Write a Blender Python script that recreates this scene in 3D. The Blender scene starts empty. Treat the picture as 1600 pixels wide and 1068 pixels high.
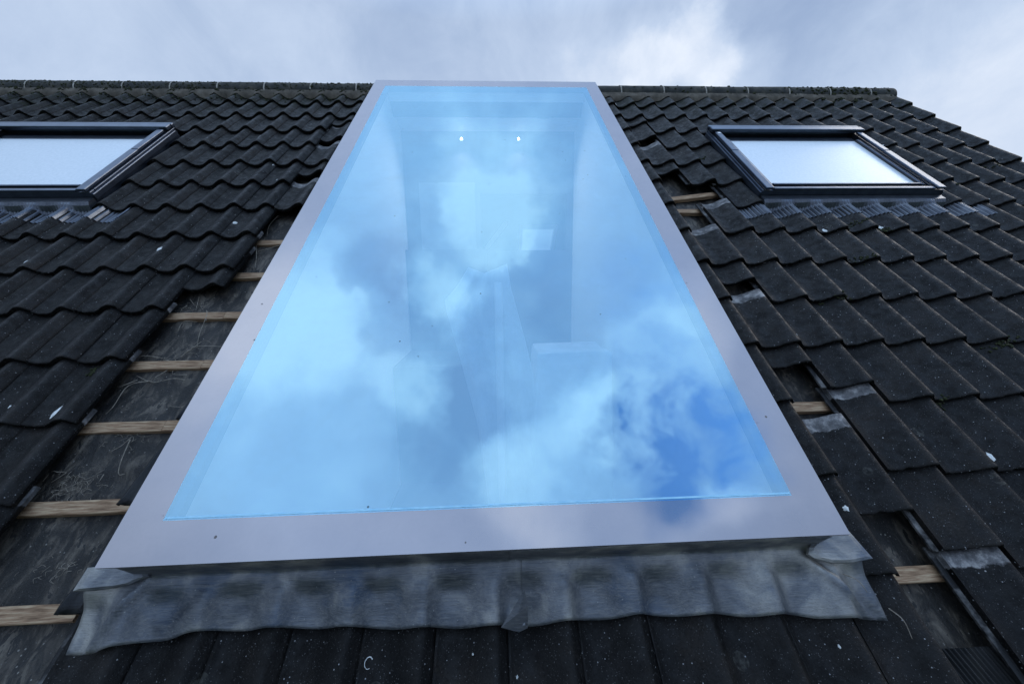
import bpy, bmesh, math, random
import numpy as np
from mathutils import Matrix, Vector, noise
random.seed(7)
S = 0.2                       # metres per tile width
PITCH = math.radians(40)
G = 1.4974                    # course gauge in tile widths
SC = bpy.context.scene

# ------------------------------------------------------------------ camera
cd = bpy.data.cameras.new("camera"); cam = bpy.data.objects.new("camera", cd)
SC.collection.objects.link(cam); SC.camera = cam
cd.sensor_width = 36; cd.lens = 13.1028; cd.clip_start = 0.02; cd.clip_end = 2000
RT = Vector((0.99883307, -0.04659388, -0.01270827)).normalized()
UP = Vector((0.02099775, 0.1819997, 0.98307436)).normalized()
BK = RT.cross(UP).normalized(); UP = BK.cross(RT)
cam.matrix_world = Matrix(((RT.x, UP.x, BK.x, 1.21387), (RT.y, UP.y, BK.y, -4.12795), (RT.z, UP.z, BK.z, -1.79833), (0, 0, 0, 1)))
SC.render.resolution_x = 1024; SC.render.resolution_y = 683
SC.view_settings.view_transform = 'Standard'; SC.view_settings.look = 'None'
SC.view_settings.exposure = 0.22; SC.view_settings.gamma = 1.0
SC.render.engine = 'CYCLES'

# ------------------------------------------------------------------ world sky
SUN_DIR = Vector((0.80, 0.42, 0.42)).normalized()
w = bpy.data.worlds.new("World"); SC.world = w; w.use_nodes = True
nt = w.node_tree; nt.nodes.clear()
def N(nt, typ, **kw):
    n = nt.nodes.new(typ)
    for k, v in kw.items():
        if k in n.inputs.keys() if isinstance(k, str) else False: n.inputs[k].default_value = v
        else: setattr(n, k, v)
    return n
def math_(nt, op, a, b=None, c=None, clamp=False):
    n = nt.nodes.new('ShaderNodeMath'); n.operation = op; n.use_clamp = clamp
    for i, x in enumerate((a, b, c)):
        if x is None: continue
        if isinstance(x, (int, float)): n.inputs[i].default_value = x
        else: nt.links.new(x, n.inputs[i])
    return n.outputs[0]
def ramp(nt, fac, stops, interp='LINEAR'):
    n = nt.nodes.new('ShaderNodeValToRGB'); n.color_ramp.interpolation = interp
    el = n.color_ramp.elements
    while len(el) < len(stops): el.new(0.5)
    for e, (p, c) in zip(el, stops): e.position = p; e.color = (*c, 1) if len(c) == 3 else c
    nt.links.new(fac, n.inputs[0]); return n.outputs[0]
def noise_(nt, vec, scale, detail=4, rough=0.55, dist=0.0, out=0):
    n = nt.nodes.new('ShaderNodeTexNoise'); n.inputs['Scale'].default_value = scale
    n.inputs['Detail'].default_value = detail; n.inputs['Roughness'].default_value = rough; n.inputs['Distortion'].default_value = dist
    nt.links.new(vec, n.inputs['Vector']); return n.outputs[out]
def mixc(nt, fac, a, b, blend='MIX'):
    n = nt.nodes.new('ShaderNodeMix'); n.data_type = 'RGBA'; n.blend_type = blend
    for s, x in ((n.inputs[0], fac), (n.inputs[6], a), (n.inputs[7], b)):
        if isinstance(x, (int, float)): s.default_value = x
        elif isinstance(x, tuple): s.default_value = (*x, 1)
        else: nt.links.new(x, s)
    return n.outputs[2]
def vmath(nt, op, a, b=None, scale=None):
    n = nt.nodes.new('ShaderNodeVectorMath'); n.operation = op
    for i, x in enumerate((a, b)):
        if x is None: continue
        if isinstance(x, tuple): n.inputs[i].default_value = x
        else: nt.links.new(x, n.inputs[i])
    if scale is not None: n.inputs['Scale'].default_value = scale
    return n
tc = nt.nodes.new('ShaderNodeTexCoord')
D = vmath(nt, 'NORMALIZE', tc.outputs['Generated']).outputs[0]
wob = noise_(nt, D, 3.4, 9, 0.58, 0, 1)
wob = vmath(nt, 'SUBTRACT', wob, (0.5, 0.5, 0.5)).outputs[0]
Dw = vmath(nt, 'NORMALIZE', vmath(nt, 'ADD', D, vmath(nt, 'SCALE', wob, None, 0.38).outputs[0]).outputs[0]).outputs[0]
def blob(c, rad, amp):
    c = Vector(c).normalized()
    d = vmath(nt, 'DOT_PRODUCT', Dw, tuple(c)).outputs[1]
    mr = nt.nodes.new('ShaderNodeMapRange'); mr.interpolation_type = 'SMOOTHSTEP'
    mr.inputs[1].default_value = math.cos(math.radians(rad)); mr.inputs[2].default_value = 1.0
    mr.inputs[3].default_value = 0; mr.inputs[4].default_value = amp
    nt.links.new(d, mr.inputs[0]); return mr.outputs[0]
def total(parts):
    s = parts[0]
    for p_ in parts[1:]: s = math_(nt, 'ADD', s, p_)
    return s
n1 = noise_(nt, D, 2.2, 7, 0.58, 0.35)
n2 = noise_(nt, D, 5.5, 8, 0.66, 0.6)
base = math_(nt, 'ADD', math_(nt, 'MULTIPLY', n1, 0.52), math_(nt, 'MULTIPLY', math_(nt, 'ADD', n2, .06), 0.40))
BRIGHT = [((-.442, .038, .896), 15, .42), ((.03, .36, .93), 12, .32), ((.0, .53, .85), 9, .2), ((-.12, .13, .98), 8, .5), ((.08, -.37, .92), 11, .42),
          ((.30, -.20, .93), 10, .42), ((.44, .0, .90), 10, .36), ((-.2, -.11, .97), 7, .35), ((.50, -.36, .79), 6, .4), ((.02, .30, .95), 7, .3), ((-.55, -.2, .8), 22, .2), ((-.19, .5, .85), 14, .1),
          ((.40, .80, .43), 6, .22), ((.47, .79, .37), 6, .2), ((.30, .84, .41), 5, .14), ((.80, .57, .20), 22, .34), ((.10, .90, .38), 16, .15), ((-.6, .72, .27), 24, .14), ((.30, .85, .36), 12, .18)]
DARK = [((-.1, .85, .5), 16, -.08), ((.62, .68, .42), 14, -.10), ((-.26, .15, .95), 8, -.3), ((-.06, -.15, .98), 8, -.32), ((-.02, .02, 1), 7, -.2), ((-.16, -.3, .94), 7, -.15), ((.2, .05, .98), 7, -.15), ((.2, .5, .84), 10, -.1)]
B = total([base] + [blob(*b) for b in BRIGHT] + [blob(*b) for b in DARK])
cloud = ramp(nt, B, [(0.28, (.28, .375, .56)), (0.48, (.36, .46, .64)), (0.68, (.47, .57, .74)), (1.0, (.74, .80, .90))])
sky = nt.nodes.new('ShaderNodeTexSky'); sky.sky_type = 'NISHITA'; sky.sun_disc = False
sky.sun_elevation = math.asin(SUN_DIR.z); sky.sun_rotation = math.atan2(SUN_DIR.x, SUN_DIR.y)
sky.air_density = 1.0; sky.dust_density = 0.6; sky.ozone_density = 2.0
# cover: broken cloud overhead, closed cloud towards the horizon
sep = nt.nodes.new('ShaderNodeSeparateXYZ'); nt.links.new(D, sep.inputs[0])
gap = total([blob((.43, -.25, .86), 12, 1.3), blob((.40, -.08, .91), 8, .6), blob((.36, .12, .92), 9, .35), blob((-.32, .05, .94), 9, .3), blob((.15, .2, .95), 7, .2)])
gapn = math_(nt, 'MULTIPLY', gap, math_(nt, 'ADD', math_(nt, 'MULTIPLY', n2, 3.6), -0.95))
gapn = math_(nt, 'SUBTRACT', gapn, math_(nt, 'MULTIPLY', math_(nt, 'SUBTRACT', B, 0.75, clamp=True), 1.2), clamp=True)
ov = nt.nodes.new('ShaderNodeMapRange'); ov.inputs[1].default_value = .5; ov.inputs[2].default_value = .8; ov.inputs[3].default_value = 1.0; ov.inputs[4].default_value = 1.75
nt.links.new(sep.outputs[2], ov.inputs[0])
cl2 = vmath(nt, 'MULTIPLY', cloud, None); 
comb = nt.nodes.new('ShaderNodeCombineXYZ')
for i in range(3): nt.links.new(math_(nt, 'POWER', ov.outputs[0], (.9, 1.12, 1.28)[i]), comb.inputs[i])
nt.links.new(comb.outputs[0], cl2.inputs[1])
cl3 = vmath(nt, 'SCALE', cl2.outputs[0], None, 10.0).outputs[0]     # background strength is 0.1
skyb = vmath(nt, 'MULTIPLY', sky.outputs[0], (1.4, 3.0, 4.3)).outputs[0]
final = mixc(nt, gapn, cl3, skyb)
bg = nt.nodes.new('ShaderNodeBackground'); bg.inputs['Strength'].default_value = 0.1
nt.links.new(final, bg.inputs[0]); wo = nt.nodes.new('ShaderNodeOutputWorld'); nt.links.new(bg.outputs[0], wo.inputs[0])

sl = bpy.data.lights.new("sun", 'SUN'); sl.energy = 1.0; sl.angle = math.radians(30); sl.color = (1, .93, .84)
so = bpy.data.objects.new("sun", sl); SC.collection.objects.link(so)
so.rotation_euler = SUN_DIR.to_track_quat('Z', 'Y').to_euler()

# ------------------------------------------------------------------ materials
def new_mat(name):
    m = bpy.data.materials.new(name); m.use_nodes = True; nt = m.node_tree
    b = nt.nodes['Principled BSDF']; return m, nt, b
def geo_pos(nt): return nt.nodes.new('ShaderNodeNewGeometry').outputs['Position']
def bump(nt, b, h, strength, dist=0.002):
    n = nt.nodes.new('ShaderNodeBump'); n.inputs['Strength'].default_value = strength; n.inputs['Distance'].default_value = dist
    nt.links.new(h, n.inputs['Height']); nt.links.new(n.outputs[0], b.inputs['Normal'])
def specks(nt, pos, scale, size, keep, seedvec=(0, 0, 0)):
    v = nt.nodes.new('ShaderNodeTexVoronoi'); v.inputs['Scale'].default_value = scale
    p = vmath(nt, 'ADD', pos, seedvec).outputs[0]
    nt.links.new(p, v.inputs['Vector'])
    a = math_(nt, 'LESS_THAN', v.outputs['Distance'], size)
    s = nt.nodes.new('ShaderNodeSeparateColor'); nt.links.new(v.outputs['Color'], s.inputs[0])
    k = math_(nt, 'GREATER_THAN', s.outputs[0], 1 - keep)
    return math_(nt, 'MULTIPLY', a, k)

def tile_material():
    m, nt, b = new_mat("weathered_concrete_tile")
    pos = geo_pos(nt); tc = nt.nodes.new('ShaderNodeTexCoord'); ob = tc.outputs['Object']
    sp = nt.nodes.new('ShaderNodeSeparateXYZ'); nt.links.new(ob, sp.inputs[0])
    oi = nt.nodes.new('ShaderNodeObjectInfo')
    big = noise_(nt, pos, 7, 5, .6); fine = noise_(nt, pos, 160, 4, .7); mid = noise_(nt, pos, 28, 5, .65)
    col = ramp(nt, big, [(.3, (.0008, .0009, .001)), (.5, (.0024, .0023, .0023)), (.66, (.0085, .0075, .0068))])
    mot = ramp(nt, fine, [(.32, (.35, .35, .35)), (.68, (2.0, 1.95, 1.9))])
    col = mixc(nt, 1.0, col, mot, 'MULTIPLY')
    # tile to tile tone
    tone = ramp(nt, oi.outputs['Random'], [(0, (.7, .72, .78)), (.5, (1, 1, 1)), (1, (1.45, 1.38, 1.32))])
    col = mixc(nt, 1.0, col, tone, 'MULTIPLY')
    # brownish granular highlights painted on the roll crests, fading towards the pan
    crest = nt.nodes.new('ShaderNodeMapRange'); crest.inputs[1].default_value = -.014; crest.inputs[2].default_value = .0
    nt.links.new(sp.outputs[2], crest.inputs[0])
    crest_highlight = math_(nt, 'MULTIPLY', crest.outputs[0], ramp(nt, mid, [(.38, (0, 0, 0)), (.7, (1, 1, 1))]))
    col = mixc(nt, math_(nt, 'MULTIPLY', crest_highlight, .5), col, (.032, .027, .022))
    # lichen stains
    lich = math_(nt, 'MULTIPLY', specks(nt, pos, 9, .2, .2), ramp(nt, noise_(nt, pos, 60, 3, .6), [(.4, (0, 0, 0)), (.62, (1, 1, 1))]))
    col = mixc(nt, math_(nt, 'MULTIPLY', lich, .6), col, (.06, .06, .052))
    for sc_, sz, kp, c_ in ((95, .16, .10, (.24, .245, .25)), (45, .10, .03, (.30, .30, .29)), (210, .25, .14, (.08, .08, .08)), (330, .26, .12, (.06, .058, .056))):
        col = mixc(nt, specks(nt, pos, sc_, sz, kp, (sc_, 3.1, 1.7)), col, c_)
    # moss creeping in from the ridge and along noses
    ms = nt.nodes.new('ShaderNodeSeparateXYZ'); nt.links.new(pos, ms.inputs[0])
    mh = nt.nodes.new('ShaderNodeMapRange'); mh.inputs[1].default_value = -.75; mh.inputs[2].default_value = -.05; mh.inputs[3].default_value = 0; mh.inputs[4].default_value = .30
    nt.links.new(ms.outputs[2], mh.inputs[0])
    mo = ramp(nt, math_(nt, 'ADD', mid, mh.outputs[0]), [(.72, (0, 0, 0)), (.86, (1, 1, 1))])
    col = mixc(nt, math_(nt, 'MULTIPLY', mo, .8), col, (.014, .018, .008))
    # clean pale concrete on the head lap and the side lock, normally covered
    wig = math_(nt, 'MULTIPLY', math_(nt, 'SUBTRACT', noise_(nt, pos, 30, 4, .6), .5), .035)
    hy = math_(nt, 'ADD', sp.outputs[1], wig)
    head = nt.nodes.new('ShaderNodeMapRange'); head.inputs[1].default_value = G * S * 1.03; head.inputs[2].default_value = G * S * 1.045
    nt.links.new(hy, head.inputs[0])
    lockm = math_(nt, 'LESS_THAN', sp.outputs[0], -.004)
    pale = ramp(nt, noise_(nt, pos, 22, 5, .7), [(.35, (.05, .05, .052)), (.5, (.12, .118, .12)), (.66, (.32, .31, .30))])
    col = mixc(nt, head.outputs[0], col, pale)
    pl2 = ramp(nt, noise_(nt, pos, 14, 4, .6), [(.48, (.012, .012, .0125)), (.74, (.20, .195, .19))])
    col = mixc(nt, lockm, col, pl2)
    nt.links.new(col, b.inputs['Base Color'])
    r = ramp(nt, mid, [(.35, (.40,) * 3), (.65, (.75,) * 3)]); nt.links.new(r, b.inputs['Roughness'])
    b.inputs['Specular IOR Level'].default_value = .22
    hgt = math_(nt, 'ADD', math_(nt, 'MULTIPLY', fine, .8), math_(nt, 'MULTIPLY', mid, .9))
    bump(nt, b, hgt, .8, .003)
    return m
M_TILE = tile_material()

def simple(name, stops, scale=20, rough=.6, metal=0, bstr=.3, bdist=.001, bscale=None, spec=.5, stretch=None):
    m, nt, b = new_mat(name); pos = geo_pos(nt)
    if stretch:
        mp = nt.nodes.new('ShaderNodeMapping'); mp.inputs['Scale'].default_value = stretch
        nt.links.new(nt.nodes.new('ShaderNodeTexCoord').outputs['Object'], mp.inputs[0]); pos = mp.outputs[0]
    f = noise_(nt, pos, scale, 6, .62)
    nt.links.new(ramp(nt, f, stops), b.inputs['Base Color'])
    b.inputs['Roughness'].default_value = rough; b.inputs['Metallic'].default_value = metal; b.inputs['Specular IOR Level'].default_value = spec
    if bstr: bump(nt, b, noise_(nt, pos, bscale or scale * 5, 5, .65), bstr, bdist)
    return m
M_ALU = simple("anthracite_aluminium", [(.3, (.075, .09, .12)), (.7, (.12, .145, .19))], 14, .30, .85, .05)
M_RIB = simple("dark_pleated_flashing", [(.3, (.07, .08, .10)), (.7, (.13, .145, .17))], 18, .30, .8, .1)
M_WOOD = simple("sawn_batten_wood", [(.28, (.075, .040, .022)), (.48, (.27, .17, .10)), (.68, (.48, .36, .23))], 9, .8, 0, .5, .002, 40, .3, (1.2, 14, 14))
M_MORTAR = simple("aged_mortar", [(.3, (.04, .035, .026)), (.55, (.10, .085, .065)), (.75, (.17, .15, .12))], 12, .95, 0, .8, .004)
M_MPALE = simple("pale_joint_mortar", [(.3, (.22, .20, .17)), (.7, (.42, .40, .35))], 30, .95, 0, .6, .003)
M_RIDGE = simple("ridge_tile_clay", [(.3, (.010, .012, .011)), (.5, (.024, .026, .022)), (.68, (.065, .06, .045))], 16, .85, 0, .7, .004)
M_MOSS = simple("moss", [(.3, (.010, .013, .006)), (.5, (.026, .031, .014)), (.7, (.07, .075, .035))], 60, .95, 0, .6, .004, spec=.2)
M_TWIG = simple("dry_straw", [(.3, (.10, .085, .065)), (.7, (.36, .32, .26))], 40, .8, 0, 0)
M_DROP = simple("bird_dropping_white", [(.3, (.42, .44, .42)), (.6, (.72, .74, .72))], 90, .8, 0, .4)
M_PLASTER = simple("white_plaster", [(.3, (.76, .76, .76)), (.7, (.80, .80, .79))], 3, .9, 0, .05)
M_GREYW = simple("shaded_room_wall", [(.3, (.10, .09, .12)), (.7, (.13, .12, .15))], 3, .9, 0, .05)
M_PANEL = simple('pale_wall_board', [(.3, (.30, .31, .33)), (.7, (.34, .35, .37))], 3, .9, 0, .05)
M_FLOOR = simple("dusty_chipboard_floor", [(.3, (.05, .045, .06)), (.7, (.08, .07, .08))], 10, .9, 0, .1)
M_SHEET = simple("white_dust_sheet", [(.3, (.50, .53, .57)), (.7, (.68, .71, .75))], 6, .6, 0, .2)
M_WPAINT = simple("white_gloss_paint", [(.3, (.78, .78, .78)), (.7, (.82, .82, .82))], 6, .3, 0, 0)
M_BRICK = simple("house_brick", [(.3, (.16, .08, .06)), (.7, (.28, .15, .11))], 30, .9, 0, .4)
M_GROUND = simple("ground_grass", [(.3, (.03, .045, .02)), (.7, (.07, .09, .04))], .4, .95, 0, .3, .02)
M_RUBBER = simple("black_gasket", [(.3, (.012, .012, .014)), (.7, (.02, .02, .023))], 20, .5, 0, 0)

def felt_material():
    m, nt, b = new_mat("bitumen_felt"); pos = geo_pos(nt)
    mp = nt.nodes.new('ShaderNodeMapping'); mp.inputs['Scale'].default_value = (1.8, .8, .8); nt.links.new(pos, mp.inputs[0])
    f = noise_(nt, mp.outputs[0], 9, 7, .68, .6)
    col = ramp(nt, f, [(.38, (.003, .0028, .0025)), (.48, (.014, .0125, .0105)), (.55, (.045, .038, .030)), (.64, (.11, .095, .075))])
    streak = noise_(nt, mp.outputs[0], 22, 4, .6, 1.2)
    col = mixc(nt, ramp(nt, streak, [(.57, (0, 0, 0)), (.60, (1, 1, 1))]), col, (.008, .008, .008))
    col = mixc(nt, specks(nt, pos, 70, .17, .12), col, (.2, .19, .17))
    col = mixc(nt, specks(nt, pos, 130, .2, .15, (4, 4, 4)), col, (.09, .085, .08))
    nt.links.new(col, b.inputs['Base Color']); b.inputs['Roughness'].default_value = .62
    bump(nt, b, math_(nt, 'ADD', f, math_(nt, 'MULTIPLY', noise_(nt, pos, 120, 4, .7), .4)), 1.0, .010)
    return m
M_FELT = felt_material()

def lead_material(name="weathered_lead", dark=1.0):
    m, nt, b = new_mat(name); pos = geo_pos(nt)
    mp = nt.nodes.new('ShaderNodeMapping'); mp.inputs['Scale'].default_value = (1, 11, 11); nt.links.new(pos, mp.inputs[0])
    f = noise_(nt, pos, 7, 5, .6, .4); s = noise_(nt, mp.outputs[0], 16, 5, .65, .3); f2 = noise_(nt, vmath(nt, 'ADD', pos, (5, 2, 9)).outputs[0], 4.5, 4, .6, .5)
    col = ramp(nt, f, [(.30, (.055, .064, .078)), (.5, (.135, .145, .16)), (.68, (.33, .325, .30))])
    col = mixc(nt, ramp(nt, f2, [(.52, (0, 0, 0)), (.68, (.7, .7, .7))]), col, (.05, .08, .13))
    col = mixc(nt, math_(nt, 'MULTIPLY', ramp(nt, s, [(.45, (0, 0, 0)), (.7, (1, 1, 1))]), .3), col, (.33, .325, .30))
    col = mixc(nt, math_(nt, 'MULTIPLY', ramp(nt, noise_(nt, mp.outputs[0], 40, 4, .6), [(.56, (0, 0, 0)), (.64, (1, 1, 1))]), .28), col, (.022, .024, .03))
    col = mixc(nt, specks(nt, pos, 120, .2, .10), col, (.22, .23, .23))
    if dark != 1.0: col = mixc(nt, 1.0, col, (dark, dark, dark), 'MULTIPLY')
    nt.links.new(col, b.inputs['Base Color']); b.inputs['Metallic'].default_value = .55
    nt.links.new(ramp(nt, s, [(.3, (.32,) * 3), (.7, (.52,) * 3)]), b.inputs['Roughness'])
    bump(nt, b, math_(nt, 'ADD', s, math_(nt, 'MULTIPLY', noise_(nt, pos, 30, 4, .6), .8)), .35, .004)
    return m
M_LEAD = lead_material(); M_LEADB = lead_material("blackened_lead", .12)

def glass_material():
    m = bpy.data.materials.new("blue_solar_glass"); m.use_nodes = True; nt = m.node_tree; nt.nodes.clear()
    gl = nt.nodes.new('ShaderNodeBsdfGlossy'); gl.inputs['Color'].default_value = (.50, .83, 1.0, 1); gl.inputs['Roughness'].default_value = .03
    tr = nt.nodes.new('ShaderNodeBsdfTransparent'); tr.inputs['Color'].default_value = (.80, .94, 1.0, 1)
    lw = nt.nodes.new('ShaderNodeLayerWeight'); lw.inputs[0].default_value = .25
    fac = math_(nt, 'ADD', math_(nt, 'MULTIPLY', lw.outputs['Fresnel'], .3), .46, clamp=True)
    mx = nt.nodes.new('ShaderNodeMixShader'); nt.links.new(fac, mx.inputs[0]); nt.links.new(tr.outputs[0], mx.inputs[1]); nt.links.new(gl.outputs[0], mx.inputs[2])
    pos = geo_pos(nt)
    # dust film and dirt marks
    df = nt.nodes.new('ShaderNodeBsdfDiffuse'); df.inputs['Color'].default_value = (.5, .55, .6, 1)
    dirt = ramp(nt, noise_(nt, pos, 3, 6, .7), [(.35, (.03,) * 3), (.75, (.12,) * 3)])
    mx2 = nt.nodes.new('ShaderNodeMixShader'); nt.links.new(dirt, mx2.inputs[0]); nt.links.new(mx.outputs[0], mx2.inputs[1]); nt.links.new(df.outputs[0], mx2.inputs[2])
    dk = nt.nodes.new('ShaderNodeBsdfDiffuse'); dk.inputs['Color'].default_value = (.04, .06, .09, 1)
    mx3 = nt.nodes.new('ShaderNodeMixShader'); nt.links.new(math_(nt, 'MULTIPLY', specks(nt, pos, 26, .09, .07), .7), mx3.inputs[0]); nt.links.new(mx2.outputs[0], mx3.inputs[1]); nt.links.new(dk.outputs[0], mx3.inputs[2])
    out = nt.nodes.new('ShaderNodeOutputMaterial'); nt.links.new(mx3.outputs[0], out.inputs[0]); return m
M_GLASS = glass_material()
def clear_under():
    m = bpy.data.materials.new("glass_underside"); m.use_nodes = True; nt = m.node_tree; nt.nodes.clear()
    tr = nt.nodes.new('ShaderNodeBsdfTransparent'); tr.inputs['Color'].default_value = (.95, .98, 1, 1)
    out = nt.nodes.new('ShaderNodeOutputMaterial'); nt.links.new(tr.outputs[0], out.inputs[0]); return m
M_GUNDER = clear_under()
def frit_material():
    m, nt, b = new_mat("grey_fritted_glass_edge"); pos = geo_pos(nt)
    f = noise_(nt, pos, 5, 8, .72)
    nt.links.new(ramp(nt, f, [(.3, (.085, .076, .074)), (.7, (.135, .118, .112))]), b.inputs['Base Color'])
    b.inputs['Roughness'].default_value = .5
    gl = nt.nodes.new('ShaderNodeBsdfGlossy'); gl.inputs['Color'].default_value = (.86, .81, .86, 1); gl.inputs['Roughness'].default_value = .06
    dk = specks(nt, pos, 24, .10, .10)
    mx = nt.nodes.new('ShaderNodeMixShader')
    nt.links.new(math_(nt, 'SUBTRACT', .31, math_(nt, 'MULTIPLY', dk, .3)), mx.inputs[0]); nt.links.new(b.outputs[0], mx.inputs[1]); nt.links.new(gl.outputs[0], mx.inputs[2])
    nt.links.new(mx.outputs[0], nt.nodes['Material Output'].inputs[0]); return m
M_FRIT = frit_material()
def dewy_material():
    m, nt, b = new_mat("condensation_on_window_glass"); pos = geo_pos(nt)
    f = noise_(nt, pos, 60, 4, .7)
    nt.links.new(ramp(nt, f, [(.3, (.56, .62, .64)), (.7, (.68, .73, .75))]), b.inputs['Base Color']); b.inputs['Roughness'].default_value = .6
    gl = nt.nodes.new('ShaderNodeBsdfGlossy'); gl.inputs['Color'].default_value = (.92, .97, 1, 1); gl.inputs['Roughness'].default_value = .22
    mx = nt.nodes.new('ShaderNodeMixShader'); mx.inputs[0].default_value = .32
    nt.links.new(b.outputs[0], mx.inputs[1]); nt.links.new(gl.outputs[0], mx.inputs[2])
    nt.links.new(mx.outputs[0], nt.nodes['Material Output'].inputs[0]); return m
M_DEW = dewy_material()
def emis(name, c, s):
    m, nt, b = new_mat(name); b.inputs['Emission Color'].default_value = (*c, 1); b.inputs['Emission Strength'].default_value = s; return m
M_LAMP = emis("lit_lamp_disc", (1, .95, .82), 30)
M_FARGLASS = emis("daylit_window_glass", (.6, .8, 1.0), .2)

# ------------------------------------------------------------------ helpers
RROOF = Matrix.Rotation(PITCH, 4, 'X')
def RW(u, v, h): return RROOF @ Vector((u * S, v * S, h * S))
def roof_matrix(u=0, v=0, h=0, rz=0): return Matrix.Translation(RW(u, v, h)) @ RROOF @ Matrix.Rotation(rz, 4, 'Z')
def mesh_obj(name, bm, mat, parent=None, matrix=None, smooth=False):
    me = bpy.data.meshes.new(name); bmesh.ops.recalc_face_normals(bm, faces=bm.faces); bm.to_mesh(me); bm.free()
    for m in (mat if isinstance(mat, (list, tuple)) else [mat]): me.materials.append(m)
    if smooth:
        for p in me.polygons: p.use_smooth = True
    o = bpy.data.objects.new(name, me); SC.collection.objects.link(o)
    if parent: o.parent = parent
    if matrix is not None:
        if parent: o.matrix_local = matrix
        else: o.matrix_world = matrix
    return o
def tag(o, label, cat, group=None, kind=None):
    if label: o['label'] = label
    if cat: o['category'] = cat
    if group: o['group'] = group
    if kind: o['kind'] = kind
    return o
def thing(name, label, cat, matrix=Matrix(), group=None):
    o = bpy.data.objects.new(name, None); o.empty_display_size = .1; SC.collection.objects.link(o); o.matrix_world = matrix
    return tag(o, label, cat, group)
def box(bm, x0, x1, y0, y1, z0, z1, bev=0, k=S):
    vs = [bm.verts.new((x * k, y * k, z * k)) for x in (x0, x1) for y in (y0, y1) for z in (z0, z1)]
    fs = [bm.faces.new([vs[i] for i in f]) for f in ((0, 1, 3, 2), (4, 6, 7, 5), (0, 4, 5, 1), (2, 3, 7, 6), (0, 2, 6, 4), (1, 5, 7, 3))]
    if bev:
        es = {e for f in fs for e in f.edges}
        bmesh.ops.bevel(bm, geom=list(es), offset=bev * k, segments=2, affect='EDGES', profile=.6)
    return fs
def tube(bm, pts, r, k=S, n=6, taper=True):
    pts = [Vector(p) for p in pts]
    # smooth
    q = []
    for i in range(len(pts) - 1):
        p0 = pts[max(i - 1, 0)]; p1 = pts[i]; p2 = pts[i + 1]; p3 = pts[min(i + 2, len(pts) - 1)]
        for t in range(5):
            t /= 5
            q.append(.5 * ((2 * p1) + (p2 - p0) * t + (2 * p0 - 5 * p1 + 4 * p2 - p3) * t * t + (3 * p1 - p0 - 3 * p2 + p3) * t ** 3))
    q.append(pts[-1]); rings = []
    for i, p in enumerate(q):
        d = (q[min(i + 1, len(q) - 1)] - q[max(i - 1, 0)]).normalized()
        a = d.orthogonal().normalized(); b = d.cross(a)
        rr = r * (1 - .6 * i / len(q)) if taper else r
        rings.append([bm.verts.new((p + (a * math.cos(2 * math.pi * j / n) + b * math.sin(2 * math.pi * j / n)) * rr) * k) for j in range(n)])
    for A, B_ in zip(rings, rings[1:]):
        for j in range(n): bm.faces.new((A[j], A[(j + 1) % n], B_[(j + 1) % n], B_[j]))
    bm.faces.new(rings[0]); bm.faces.new(rings[-1][::-1])

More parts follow.
